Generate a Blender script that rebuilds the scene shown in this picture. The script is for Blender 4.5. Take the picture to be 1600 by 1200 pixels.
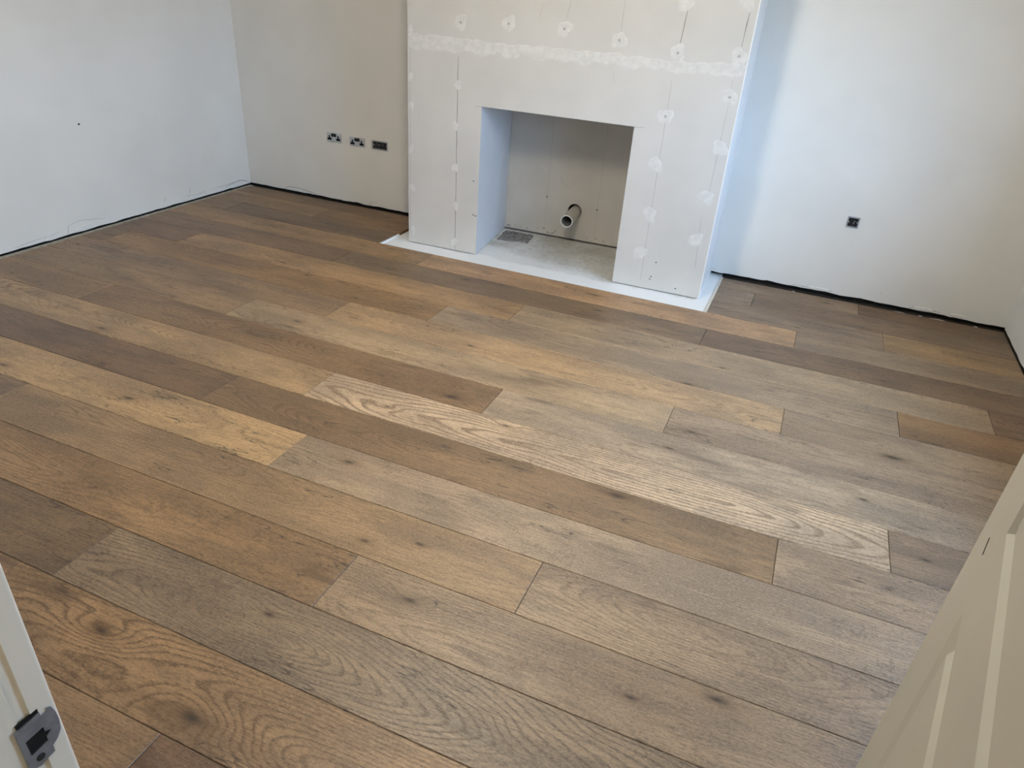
import bpy, bmesh, math, random
from mathutils import Vector, Matrix, noise

# ------------------------------------------------------------------ clear
for o in list(bpy.data.objects):
    bpy.data.objects.remove(o, do_unlink=True)
scene = bpy.context.scene
COL = scene.collection

# ------------------------------------------------------------------ camera
CAM_H = 1.6104
cam_data = bpy.data.cameras.new('camera')
cam_data.sensor_fit = 'HORIZONTAL'
cam_data.sensor_width = 36.0
cam_data.lens = 1105.036 / 1600.0 * 36.0
cam_data.clip_start = 0.02
cam_data.clip_end = 200
cam = bpy.data.objects.new('camera', cam_data)
COL.objects.link(cam)
cam.matrix_world = Matrix((
    (0.9180989, -0.24460127, 0.31187278, 0.0),
    (0.3909529, 0.42944483, -0.81408413, 0.0),
    (0.06519385, 0.86933731, 0.4899004, CAM_H),
    (0, 0, 0, 1)))
scene.camera = cam

# ------------------------------------------------------------------ world / light / exposure
scene.view_settings.view_transform = 'Standard'
scene.view_settings.look = 'None'
scene.view_settings.gamma = 1.0
scene.view_settings.use_curve_mapping = False
scene.view_settings.exposure = -0.1

world = bpy.data.worlds.new('overcast_sky')
scene.world = world
world.use_nodes = True
wn = world.node_tree.nodes
wl = world.node_tree.links
wn.clear()
w_out = wn.new('ShaderNodeOutputWorld')
w_bg = wn.new('ShaderNodeBackground')
w_bg.inputs['Strength'].default_value = 15.5
w_tc = wn.new('ShaderNodeTexCoord')
w_sep = wn.new('ShaderNodeSeparateXYZ')
w_ramp = wn.new('ShaderNodeValToRGB')
w_ramp.color_ramp.elements[0].position = 0.47
w_ramp.color_ramp.elements[0].color = (0.16, 0.17, 0.15, 1)     # ground and houses opposite
w_ramp.color_ramp.elements[1].position = 0.53
w_ramp.color_ramp.elements[1].color = (0.67, 1.04, 1.60, 1)     # pale blue daylight sky
w_map = wn.new('ShaderNodeMapRange')
w_map.inputs['From Min'].default_value = -1
w_map.inputs['From Max'].default_value = 1
wl.new(w_tc.outputs['Generated'], w_sep.inputs[0])
wl.new(w_sep.outputs['Z'], w_map.inputs['Value'])
wl.new(w_map.outputs['Result'], w_ramp.inputs['Fac'])
wl.new(w_ramp.outputs['Color'], w_bg.inputs['Color'])
wl.new(w_bg.outputs[0], w_out.inputs[0])

# room extents (metres)
XL, XR = -4.331, 1.312          # left and right wall faces
YB, YN = 4.76, 0.262            # back and near wall faces
ZC = 2.40                       # ceiling
WIN = (1.35, 3.35, 0.85, 2.15)  # window in the right wall: y0, y1, z0, z1

# portals: help Cycles sample the sky through the window openings
def portal(name, w, h, loc, back):
    l = bpy.data.lights.new(name, 'AREA'); l.shape = 'RECTANGLE'; l.size = w; l.size_y = h
    l.cycles.is_portal = True
    o = bpy.data.objects.new(name, l); COL.objects.link(o)
    o.location = loc
    o.rotation_euler = Vector(back).to_track_quat('Z', 'Y').to_euler()
portal('window_portal', WIN[1]-WIN[0], WIN[3]-WIN[2], (XR + 0.30, (WIN[0]+WIN[1])/2, (WIN[2]+WIN[3])/2), (1, 0, 0))

# ------------------------------------------------------------------ helpers
def tag(o, label=None, cat=None, group=None, kind=None):
    if label: o['label'] = label
    if cat: o['category'] = cat
    if group: o['group'] = group
    if kind: o['kind'] = kind
    return o

def link(name, me, mat=None, parent=None, smooth=False):
    o = bpy.data.objects.new(name, me)
    COL.objects.link(o)
    if mat is not None:
        me.materials.append(mat)
    if parent is not None:
        o.parent = parent
    if smooth:
        for p in me.polygons: p.use_smooth = True
    return o

def from_bm(name, bm, mat=None, parent=None, smooth=False):
    me = bpy.data.meshes.new(name)
    bmesh.ops.recalc_face_normals(bm, faces=bm.faces)
    bm.to_mesh(me); bm.free()
    return link(name, me, mat, parent, smooth)

def add_box(bm, x0, x1, y0, y1, z0, z1):
    v = [bm.verts.new(p) for p in ((x0,y0,z0),(x1,y0,z0),(x1,y1,z0),(x0,y1,z0),(x0,y0,z1),(x1,y0,z1),(x1,y1,z1),(x0,y1,z1))]
    for f in ((3,2,1,0),(4,5,6,7),(0,1,5,4),(1,2,6,5),(2,3,7,6),(3,0,4,7)):
        bm.faces.new([v[i] for i in f])
    return v

def box(name, x0, x1, y0, y1, z0, z1, mat, parent=None, bevel=0.0):
    bm = bmesh.new()
    add_box(bm, x0, x1, y0, y1, z0, z1)
    if bevel:
        bmesh.ops.bevel(bm, geom=list(bm.edges), offset=bevel, segments=2, affect='EDGES', profile=0.6)
    return from_bm(name, bm, mat, parent)

def boxes(name, lst, mat, parent=None):
    bm = bmesh.new()
    for b in lst: add_box(bm, *b)
    return from_bm(name, bm, mat, parent)

def add_tube(bm, c0, c1, r, n=24, r_in=None, cap=True):
    c0 = Vector(c0); c1 = Vector(c1)
    ax = (c1 - c0).normalized()
    u = ax.orthogonal().normalized(); w = ax.cross(u)
    def ring(c, rr): return [bm.verts.new(c + rr*(math.cos(2*math.pi*i/n)*u + math.sin(2*math.pi*i/n)*w)) for i in range(n)]
    a = ring(c0, r); b = ring(c1, r)
    for i in range(n): bm.faces.new((a[i], a[(i+1)%n], b[(i+1)%n], b[i]))
    if r_in:
        ai = ring(c0, r_in); bi = ring(c1, r_in)
        for i in range(n):
            j = (i+1) % n
            bm.faces.new((ai[j], ai[i], bi[i], bi[j]))
            bm.faces.new((a[i], ai[i], ai[j], a[j])); bm.faces.new((b[j], bi[j], bi[i], b[i]))
    elif cap:
        bm.faces.new(list(reversed(a))); bm.faces.new(b)

def ribbon(name, pts, width, mapf, mat, parent, thick=0.0006, jitter=0.0):
    """thin raised line following 2-D points on a plane; mapf(u, v, d) -> 3-D (d = height off the plane)"""
    bm = bmesh.new()
    dense = []
    for (a, b) in zip(pts[:-1], pts[1:]):
        n = max(1, int(math.hypot(b[0]-a[0], b[1]-a[1]) / 0.05))
        for i in range(n): dense.append((a[0]+(b[0]-a[0])*i/n, a[1]+(b[1]-a[1])*i/n))
    dense.append(pts[-1])
    if jitter:
        dense = [(p[0]+random.uniform(-jitter, jitter), p[1]+random.uniform(-jitter, jitter)) for p in dense]
    prev = None
    rows = []
    for i, p in enumerate(dense):
        a = dense[max(0, i-1)]; b = dense[min(len(dense)-1, i+1)]
        d = Vector((b[0]-a[0], b[1]-a[1])); d = d.normalized() if d.length > 1e-9 else Vector((1, 0))
        n = Vector((-d.y, d.x)); ww = width/2*(0.5 if i in (0, len(dense)-1) else random.uniform(0.75, 1.15))
        l = (p[0]+n.x*ww, p[1]+n.y*ww); r = (p[0]-n.x*ww, p[1]-n.y*ww)
        rows.append([bm.verts.new(mapf(l[0], l[1], -0.001)), bm.verts.new(mapf(l[0], l[1], thick)),
                     bm.verts.new(mapf(r[0], r[1], thick)), bm.verts.new(mapf(r[0], r[1], -0.001))])
    for a, b in zip(rows[:-1], rows[1:]):
        for k in range(3): bm.faces.new((a[k], a[k+1], b[k+1], b[k]))
    bm.faces.new(rows[0]); bm.faces.new(list(reversed(rows[-1])))
    return from_bm(name, bm, mat, parent)

def blob(name, cu, cv, ru, rv, mapf, mat, parent, thick=0.0012, seed=0, n=18, square=0.0, rot=0.0):
    """irregular flat lump on a plane with feathered rim"""
    rnd = random.Random(seed)
    bm = bmesh.new()
    top = []; rim = []
    ph = [rnd.uniform(0, 6.28) for _ in range(4)]
    for i in range(n):
        a = 2*math.pi*i/n
        k = 1 + 0.12*math.sin(2*a+ph[0]) + 0.10*math.sin(3*a+ph[1]) + 0.07*math.sin(5*a+ph[2]) + rnd.uniform(-.05, .05)
        if square:
            k *= (1-square) + square/max(abs(math.cos(a)), abs(math.sin(a)))
        du = k*ru*math.cos(a); dv = k*rv*math.sin(a)
        U = du*math.cos(rot)-dv*math.sin(rot); V = du*math.sin(rot)+dv*math.cos(rot)
        rim.append(bm.verts.new(mapf(cu+U, cv+V, 0.0)))
        top.append(bm.verts.new(mapf(cu+U*0.8, cv+V*0.8, thick)))
    for i in range(n):
        j = (i+1) % n
        bm.faces.new((rim[i], rim[j], top[j], top[i]))
    bm.faces.new(top); bm.faces.new(list(reversed(rim)))
    return from_bm(name, bm, mat, parent)

# ------------------------------------------------------------------ materials
def new_mat(name):
    m = bpy.data.materials.new(name); m.use_nodes = True
    nt = m.node_tree; nt.nodes.clear()
    out = nt.nodes.new('ShaderNodeOutputMaterial'); b = nt.nodes.new('ShaderNodeBsdfPrincipled')
    nt.links.new(b.outputs[0], out.inputs[0])
    return m, nt, b

class NG:
    """tiny node-graph builder"""
    def __init__(s, nt): s.nt = nt
    def n(s, t, **kw):
        nd = s.nt.nodes.new(t)
        for k, v in kw.items(): setattr(nd, k, v)
        return nd
    def put(s, sock, v):
        if isinstance(v, bpy.types.NodeSocket): s.nt.links.new(v, sock)
        elif v is not None: sock.default_value = v
    def m(s, op, a, b=None, c=None, clamp=False):
        nd = s.n('ShaderNodeMath', operation=op); nd.use_clamp = clamp
        s.put(nd.inputs[0], a); s.put(nd.inputs[1], b)
        if c is not None: s.put(nd.inputs[2], c)
        return nd.outputs[0]
    def xyz(s, x, y, z=0.0):
        nd = s.n('ShaderNodeCombineXYZ'); s.put(nd.inputs[0], x); s.put(nd.inputs[1], y); s.put(nd.inputs[2], z); return nd.outputs[0]
    def noise(s, vec, scale, detail=2.0, rough=0.5, dist=0.0):
        nd = s.n('ShaderNodeTexNoise'); s.put(nd.inputs['Vector'], vec); nd.inputs['Scale'].default_value = scale
        nd.inputs['Detail'].default_value = detail; nd.inputs['Roughness'].default_value = rough; nd.inputs['Distortion'].default_value = dist
        return nd.outputs[0]
    def rng(s, v, a, b, c, d, smooth=True):
        nd = s.n('ShaderNodeMapRange'); nd.interpolation_type = 'SMOOTHSTEP' if smooth else 'LINEAR'
        s.put(nd.inputs['Value'], v)
        for k, x in zip(('From Min', 'From Max', 'To Min', 'To Max'), (a, b, c, d)): nd.inputs[k].default_value = x
        return nd.outputs[0]
    def mix(s, f, a, b, blend='MIX'):
        nd = s.n('ShaderNodeMix', data_type='RGBA', blend_type=blend)
        s.put(nd.inputs[0], f)
        s.put(nd.inputs[6], a if isinstance(a, bpy.types.NodeSocket) else (*a, 1) if len(a) == 3 else a)
        s.put(nd.inputs[7], b if isinstance(b, bpy.types.NodeSocket) else (*b, 1) if len(b) == 3 else b)
        return nd.outputs[2]
    def attr(s, name):
        nd = s.n('ShaderNodeAttribute', attribute_type='OBJECT', attribute_name=name); return nd
    def bump(s, h, strength, dist, bsdf):
        nd = s.n('ShaderNodeBump'); s.put(nd.inputs['Height'], h); nd.inputs['Strength'].default_value = strength; nd.inputs['Distance'].default_value = dist
        s.nt.links.new(nd.outputs[0], bsdf.inputs['Normal'])

def paint(name, col, rough=0.6, mottle=0.04, scale=6.0, bump=0.08, bscale=90.0, spec=0.35, metal=0.0):
    m, nt, b = new_mat(name); g = NG(nt)
    tc = g.n('ShaderNodeTexCoord').outputs['Object']
    n1 = g.noise(tc, scale, 2.0, 0.55)
    f = g.rng(n1, 0.3, 0.7, 0.0, 1.0)
    lo = tuple(c*(1-mottle) for c in col); hi = tuple(min(1, c*(1+mottle)) for c in col)
    nt.links.new(g.mix(f, lo, hi), b.inputs['Base Color'])
    b.inputs['Roughness'].default_value = rough; b.inputs['Specular IOR Level'].default_value = spec
    b.inputs['Metallic'].default_value = metal
    if bump: g.bump(g.noise(tc, bscale, 3.0), bump, 0.002, b)
    return m

M = {}
M['wall'] = paint('off_white_wall_paint', (0.80, 0.785, 0.745), 0.62, 0.025, 2.2, 0)
M['ceiling'] = paint('white_ceiling_paint', (0.80, 0.80, 0.78), 0.8, 0.02, 6, 0)
M['void'] = paint('gap_shade_black', (0.025, 0.024, 0.022), 0.9, 0.3, 30)  # blockwork blackened so the gaps behind the wall skins look shaded
M['board'] = paint('ivory_plasterboard', (0.63, 0.61, 0.575), 0.75, 0.03, 3.0, 0)
M['board_back'] = paint('grey_board_lining', (0.50, 0.475, 0.43), 0.75, 0.05, 4.0, 0)
M['filler'] = paint('white_joint_filler', (0.69, 0.675, 0.645), 0.8, 0.06, 25.0, 0.15, 60)
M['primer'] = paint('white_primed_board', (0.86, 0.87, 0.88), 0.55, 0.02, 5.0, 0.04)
M['cheek'] = paint('dimmed_primer_cheek', (0.62, 0.63, 0.65), 0.6, 0.02, 5.0, 0.04)  # primer copy darkened so the recess cheek looks less lit
M['pencil'] = paint('pencil_line', (0.16, 0.15, 0.14), 0.8, 0.25, 60, 0)
M['crack'] = paint('plaster_crack', (0.20, 0.19, 0.18), 0.9, 0.3, 60, 0)
M['fade'] = paint('faint_pencil', (0.42, 0.40, 0.37), 0.8, 0.1, 60, 0)
M['screw'] = paint('dull_screw_head', (0.45, 0.44, 0.42), 0.45, 0.1, 80, 0, metal=0.4)
M['black'] = paint('black_plastic', (0.012, 0.012, 0.013), 0.4, 0.1, 60, 0)
M['hole'] = paint('dark_hole', (0.004, 0.004, 0.004), 0.9, 0.1, 60, 0)
M['steel'] = paint('brushed_steel', (0.62, 0.62, 0.62), 0.32, 0.08, 80, 0.05, 300, metal=0.85)
M['zinc'] = paint('galvanised_box', (0.42, 0.43, 0.45), 0.5, 0.2, 60, 0, 200, metal=0.35)
M['strike'] = paint('blue_grey_steel', (0.30, 0.33, 0.40), 0.38, 0.12, 70, 0.05, 300, metal=0.7)
M['door'] = paint('cream_gloss_door_paint', (0.45, 0.43, 0.365), 0.42, 0.02, 4, 0.05, 120)
M['frame'] = paint('white_frame_paint', (0.72, 0.68, 0.60), 0.42, 0.03, 8, 0.05, 120)
M['pvc'] = paint('grey_white_pipe', (0.50, 0.475, 0.41), 0.4, 0.05, 20, 0)
M['upvc'] = paint('white_window_frame', (0.80, 0.80, 0.80), 0.35, 0.01, 8, 0)
M['strip'] = paint('cream_edging', (0.70, 0.64, 0.54), 0.6, 0.08, 30, 0.1)
M['subfloor'] = paint('chipboard_subfloor', (0.05, 0.043, 0.035), 0.9, 0.3, 20, 0.2)
M['underlay'] = paint('pale_underlay', (0.42, 0.41, 0.35), 0.9, 0.25, 30, 0.2)
M['cable'] = paint('grey_cable', (0.20, 0.20, 0.20), 0.5, 0.05, 20, 0)
M['mortar'] = paint('dark_mortar', (0.20, 0.19, 0.18), 0.95, 0.5, 40, 1.0, 60)
M['chip'] = paint('plaster_crumb', (0.72, 0.70, 0.66), 0.9, 0.08, 60, 0.3)

def mat_glass():
    m = bpy.data.materials.new('window_glass'); m.use_nodes = True
    nt = m.node_tree; nt.nodes.clear()
    out = nt.nodes.new('ShaderNodeOutputMaterial'); mx = nt.nodes.new('ShaderNodeMixShader')
    tr = nt.nodes.new('ShaderNodeBsdfTransparent'); gl = nt.nodes.new('ShaderNodeBsdfGlossy')
    tr.inputs['Color'].default_value = (.97, .98, .98, 1); gl.inputs['Roughness'].default_value = .02
    mx.inputs[0].default_value = .05
    nt.links.new(tr.outputs[0], mx.inputs[1]); nt.links.new(gl.outputs[0], mx.inputs[2]); nt.links.new(mx.outputs[0], out.inputs[0])
    return m
M['glass'] = mat_glass()

def mat_hearth():
    m, nt, b = new_mat('painted_concrete'); g = NG(nt)
    tc = g.n('ShaderNodeTexCoord').outputs['Object']
    sp = g.n('ShaderNodeSeparateXYZ'); nt.links.new(tc, sp.inputs[0])
    n1 = g.noise(tc, 3.0, 5.0, 0.6); n2 = g.noise(tc, 40.0, 3.0)
    base = g.mix(g.rng(n1, .35, .65, 0, 1), (0.50, 0.48, 0.42), (0.68, 0.67, 0.63))
    base = g.mix(g.rng(n2, .45, .7, 0, .35), base, (0.30, 0.28, 0.24))
    # white paint slopped along the front strip (paint has its own ragged edge, 0.2 m deep)
    edge = g.m('ADD', sp.outputs['Y'], g.m('MULTIPLY', g.m('SUBTRACT', g.noise(tc, 5.0, 4.0), .5), .16))
    white = g.rng(edge, 4.21, 4.30, 1.0, 0.0)
    wob = g.m('MULTIPLY', g.m('SUBTRACT', g.noise(tc, 6.0, 3.0), .5), .10)
    white = g.m('MAXIMUM', white, g.rng(g.m('ADD', sp.outputs['X'], wob), -.52, -.46, 0.0, 1.0))
    white = g.m('MAXIMUM', white, g.rng(g.m('ADD', sp.outputs['X'], wob), -2.50, -2.44, 1.0, 0.0))
    window_pool = g.m('ADD', g.m('MULTIPLY', g.m('ADD', sp.outputs['X'], 2.0), .22), edge)  # diagonal whitening paints window light onto the front left of the recess floor
    white = g.m('MAXIMUM', white, g.rng(window_pool, 4.40, 4.58, .65, 0.0))
    col = g.mix(white, base, (0.90, 0.90, 0.89))
    nt.links.new(col, b.inputs['Base Color'])
    b.inputs['Roughness'].default_value = 0.7
    g.bump(n2, 0.25, 0.003, b)
    return m
M['hearth'] = mat_hearth()

def mat_wood():
    m, nt, b = new_mat('smoked_oak_plank'); g = NG(nt)
    tc = g.n('ShaderNodeTexCoord').outputs['Object']
    sp = g.n('ShaderNodeSeparateXYZ'); nt.links.new(tc, sp.inputs[0])
    x, y = sp.outputs['X'], sp.outputs['Y']
    seed = g.attr('seed').outputs['Fac']
    gr = g.attr('grain').outputs['Fac']          # strength of the ring lines
    cat = g.attr('cathedral').outputs['Vector']  # x: where arches peak, y: steepness, z: lateral centre
    cs = g.n('ShaderNodeSeparateXYZ'); nt.links.new(cat, cs.inputs[0])
    tint = g.n('ShaderNodeObjectInfo').outputs['Color']
    sx = g.m('MULTIPLY_ADD', seed, 13.7, x); sy = g.m('MULTIPLY_ADD', seed, 5.3, y)
    def vec(kx, ky, kz=0.0): return g.xyz(g.m('MULTIPLY', sx, kx), g.m('MULTIPLY', sy, ky), g.m('MULTIPLY', seed, 3.1+kz))
    # --- knots: three per plank
    bumpsum = None; core = None; halo = None
    wob = g.m('MULTIPLY', g.m('SUBTRACT', g.noise(vec(16, 26), 1.0, 2.0), .5), 2.2)
    for i in range(3):
        k = g.n('ShaderNodeSeparateXYZ'); nt.links.new(g.attr('knot%d' % i).outputs['Vector'], k.inputs[0])
        dx = g.m('DIVIDE', g.m('SUBTRACT', x, k.outputs[0]), g.m('MULTIPLY', k.outputs[2], 2.6))
        dy = g.m('DIVIDE', g.m('SUBTRACT', y, k.outputs[1]), k.outputs[2])
        d2 = g.m('ADD', g.m('MULTIPLY', dx, dx), g.m('MULTIPLY', dy, dy))
        e = g.m('EXPONENT', g.m('MULTIPLY', g.m('MULTIPLY', d2, g.m('ADD', 1.0, g.m('MULTIPLY', wob, .18))), -0.50))
        bi = g.m('MULTIPLY', e, g.m('MULTIPLY', k.outputs[2], 1.3))
        d2w = g.m('MULTIPLY', d2, g.m('MAXIMUM', .15, g.m('ADD', 1.0, wob)))
        ci = g.m('EXPONENT', g.m('MULTIPLY', d2w, -13.0)); hi = g.m('EXPONENT', g.m('MULTIPLY', d2w, -1.6))
        bumpsum = bi if bumpsum is None else g.m('ADD', bumpsum, bi)
        core = ci if core is None else g.m('MAXIMUM', core, ci)
        halo = hi if halo is None else g.m('MAXIMUM', halo, hi)
    # --- growth rings of a tilted log cut by the plank face
    warp = g.m('MULTIPLY', g.m('SUBTRACT', g.noise(vec(1.6, 5), 1.0, 2.0), .5), 0.10)
    warp2 = g.m('MULTIPLY', g.m('SUBTRACT', g.noise(vec(7, 20), 1.0, 2.0), .5), 0.010)
    yy = g.m('ADD', g.m('SUBTRACT', y, cs.outputs[2]), g.m('ADD', warp2, g.m('MULTIPLY', warp, .5)))
    dd = g.m('ADD', g.m('MULTIPLY', g.m('SUBTRACT', x, cs.outputs[0]), cs.outputs[1]), warp)
    r = g.m('SQRT', g.m('ADD', g.m('MULTIPLY', yy, yy), g.m('MULTIPLY', dd, dd)))
    r = g.m('ADD', r, bumpsum)
    ring = g.m('FRACT', g.m('DIVIDE', r, g.attr('ring').outputs['Fac']))
    line = g.m('MULTIPLY', g.rng(ring, .48, .82, 0, 1), g.rng(ring, .88, 1.0, 1, 0))
    # pore dashes: short dark marks along the grain, denser inside the ring lines
    dash = g.noise(vec(34, 300), 1.0, 2.0, .65)
    pore = g.rng(dash, .52, .66, 0, 1)
    zone = g.m('MAXIMUM', g.m('SUBTRACT', gr, .3), g.rng(g.noise(vec(1.1, 4.0, 11), 1.0, 1.0), .36, .60, .35, 1))
    line = g.m('MULTIPLY', line, g.m('MULTIPLY', zone, g.rng(dash, .34, .54, .5, 1)))
    # --- limed flecks, streaks, blotches
    fleck = g.rng(g.noise(vec(60, 250, 5), 1.0, 2.0, .6), .58, .70, 0, 1)
    streak = g.noise(vec(1.4, 42), 1.0, 3.0, .6)
    fine = g.noise(vec(9, 120), 1.0, 2.0, .65)
    spk = g.noise(vec(110, 240, 6), 1.0, 1.0, .6)
    blot = g.noise(vec(2.0, 6.5, 2), 1.0, 3.0, .55)
    blot2 = g.noise(vec(3.2, 9.0, 7), 1.0, 2.0, .5)
    c = g.mix(g.rng(blot, .34, .66, 0, 1), g.mix(1.0, tint, (0.68, 0.67, 0.68), 'MULTIPLY'), g.mix(1.0, tint, (1.32, 1.26, 1.15), 'MULTIPLY'))
    c = g.mix(g.rng(blot2, .54, .70, 0, .70), c, g.mix(1.0, tint, (0.60, 0.63, 0.68), 'MULTIPLY'))
    c = g.mix(g.rng(streak, .52, .72, 0, .60), c, g.mix(1.0, tint, (0.60, 0.58, 0.56), 'MULTIPLY'))
    c = g.mix(g.rng(streak, .46, .30, 0, .40), c, g.mix(1.0, tint, (1.28, 1.25, 1.20), 'MULTIPLY'))
    c = g.mix(g.rng(fine, .48, .70, 0, .60), c, g.mix(1.0, tint, (0.52, 0.48, 0.44), 'MULTIPLY'))
    c = g.mix(g.m('MULTIPLY', line, gr), c, g.mix(1.0, tint, (0.30, 0.25, 0.21), 'MULTIPLY'))
    c = g.mix(g.m('MULTIPLY', pore, .55), c, g.mix(1.0, tint, (0.38, 0.33, 0.28), 'MULTIPLY'))
    c = g.mix(g.m('MULTIPLY', fleck, .42), c, g.mix(1.0, tint, (1.75, 1.75, 1.75), 'MULTIPLY'))
    c = g.mix(g.rng(spk, .40, .66, .22, 0), c, g.mix(1.0, tint, (1.55, 1.52, 1.48), 'MULTIPLY'))
    c = g.mix(g.rng(spk, .44, .70, 0, .32), c, g.mix(1.0, tint, (0.48, 0.44, 0.40), 'MULTIPLY'))
    smoke = g.noise(vec(2.6, 10, 13), 1.0, 4.0, .62)
    c = g.mix(g.rng(smoke, .58, .72, 0, .62), c, g.mix(1.0, tint, (0.40, 0.37, 0.36), 'MULTIPLY'))
    c = g.mix(g.rng(smoke, .40, .26, 0, .35), c, g.mix(1.0, tint, (1.40, 1.34, 1.24), 'MULTIPLY'))
    # crooked dark checks running across the grain
    chk = g.noise(vec(9, 7, 17), 1.0, 3.0, .6)
    chl = g.m('SUBTRACT', 1.0, g.m('MULTIPLY', g.m('ABSOLUTE', g.m('SUBTRACT', chk, .5)), 55.0), clamp=True)
    c = g.mix(g.m('MULTIPLY', chl, g.rng(g.noise(vec(3.0, 6, 19), 1.0, 0.0), .60, .72, 0, .42)), c, g.mix(1.0, tint, (0.25, 0.21, 0.18), 'MULTIPLY'))
    c = g.mix(g.m('MULTIPLY', halo, .55), c, g.mix(1.0, tint, (0.50, 0.42, 0.34), 'MULTIPLY'))
    c = g.mix(g.m('MULTIPLY', core, .9), c, (0.020, 0.013, 0.009))
    # --- dark cracks (shakes) along the grain in a few places
    sh = g.noise(vec(2.0, 16, 9), 1.0, 3.0, .6)
    shl = g.m('SUBTRACT', 1.0, g.m('MULTIPLY', g.m('ABSOLUTE', g.m('SUBTRACT', sh, .5)), 90.0), clamp=True)
    shm = g.rng(g.noise(vec(2.6, 7, 4), 1.0, 0.0), .56, .68, 0, .85)
    c = g.mix(g.m('MULTIPLY', shl, shm), c, (0.025, 0.017, 0.012))
    nt.links.new(c, b.inputs['Base Color'])
    rough = g.m('MULTIPLY_ADD', line, 0.10, 0.38)
    nt.links.new(rough, b.inputs['Roughness'])
    b.inputs['Specular IOR Level'].default_value = 0.5
    h = g.m('ADD', g.m('MULTIPLY', dash, -1.6), g.m('MULTIPLY', fine, 1.3))
    g.bump(h, 0.55, 0.0018, b)
    return m
M['wood'] = mat_wood()

# ------------------------------------------------------------------ floor and its planks
W = 0.24
Y0 = 0.6909
GAPW = 0.0008
floor = box('floor', XL-0.06, XR+0.06, -1.75, 5.25, -0.08, -0.0155, M['subfloor'])
tag(floor, 'smoked oak plank floor running across the whole room', 'floor', kind='structure')

def adj(t):
    t = [v+(q-v)*.22 for v, q in zip(t, (142, 118, 93))]
    m = sum(t)/3
    c = [(m+(v-m)*.90)*.98 for v in t]
    return (c[0]*1.015, c[1], c[2]*.96)

def s2l(c):
    c = c/255.0
    return c/12.92 if c <= 0.04045 else ((c+0.055)/1.055)**2.4

F_X0, F_X1 = -4.285, XR-0.007
H_X0, H_X1 = -2.613, -0.352         # hearth cut-out
# row index: list of (x0, x1, sRGB tint, grain)
END = 1e3
ROWS = {
 -5: [(-END,-.4,(120,96,72),.4),(-.4,END,(132,108,84),.5)],
 -4: [(-END,.4,(130,106,82),.4),(.4,END,(122,98,76),.5)],
 -3: [(-END,-2.0,(125,100,78),.4),(-2.0,.35,(135,110,85),.5),(.35,END,(120,96,74),.5)],
 -2: [(-END,-2.9,(120,96,74),.4),(-2.9,-.55,(132,106,82),.5),(-.55,END,(126,104,84),.5)],
 -1: [(-END,-3.45,(120,96,74),.4),(-3.45,-1.094,(124,98,73),.35),(-1.094,END,(102,77,60),.45)],
 0: [(-END,-1.9,(128,100,74),.4),(-1.9,.456,(138,109,79),.95),(.456,END,(136,114,94),.5)],
 1: [(-END,-4.127,(120,95,72),.4),(-4.127,-1.771,(106,87,67),.6),(-1.771,.585,(126,109,91),.80),(.585,END,(130,112,94),.5)],
 2: [(-END,-3.376,(126,100,74),.5),(-3.376,-1.02,(138,109,78),.6),(-1.02,END,(140,119,97),.6)],
 3: [(-END,-2.835,(118,98,80),.4),(-2.835,-.479,(146,120,91),.5),(-.479,END,(146,125,103),.9)],
 4: [(-END,-3.935,(130,104,80),.4),(-3.935,-1.579,(178,148,110),.5),(-1.579,.777,(156,136,115),.4),(.777,END,(134,114,94),.4)],
 5: [(-END,-2.132,(110,87,67),.5),(-2.132,.214,(130,105,79),.6),(.214,END,(150,129,108),.4)],
 6: [(-END,-4.142,(140,112,86),.4),(-4.142,-1.786,(172,143,108),.7),(-1.786,.575,(196,172,147),1.25),(.575,END,(134,114,95),.6)],
 7: [(-END,-3.427,(150,120,88),.4),(-3.427,-1.042,(130,103,76),.55),(-1.042,END,(162,144,125),.5)],
 8: [(-END,-2.656,(152,125,95),.5),(-2.656,-.299,(172,149,121),.45),(-.299,END,(150,130,111),.5)],
 9: [(-END,-2.197,(146,120,94),.4),(-2.197,.164,(178,148,114),.5),(.164,END,(148,128,108),.5)],
 10: [(-END,-4.108,(138,112,84),.4),(-4.108,-1.704,(152,118,80),.5),(-1.704,.651,(156,136,115),.5),(.651,END,(134,103,72),.4)],
 11: [(-END,-3.712,(136,106,80),.4),(-3.712,-1.326,(172,137,98),.4),(-1.326,1.058,(160,139,115),.4),(1.058,END,(118,92,68),.4)],
 12: [(-END,-2.664,(128,101,76),.4),(-2.664,-.312,(128,106,84),.5),(-.312,END,(120,96,75),.4)],
 13: [(-END,-2.186,(162,128,90),.4),(-2.186,.16,(188,150,114),.4),(.16,END,(150,130,110),.4)],
 14: [(-END,-3.985,(146,117,87),.4),(-3.985,H_X0,(116,92,70),.4),(H_X1,.62,(142,121,103),.4),(.62,END,(168,138,100),.4)],
 15: [(-END,-3.351,(158,125,86),.4),(-3.351,H_X0,(136,104,70),.4),(H_X1,-.126,(154,133,115),.4),(-.126,END,(128,105,86),.5)],
 16: [(-END,-3.641,(124,96,68),.4),(-3.641,H_X0,(136,104,72),.4),(H_X1,.492,(148,127,109),.4),(.492,END,(116,91,68),.4)],
}
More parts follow.
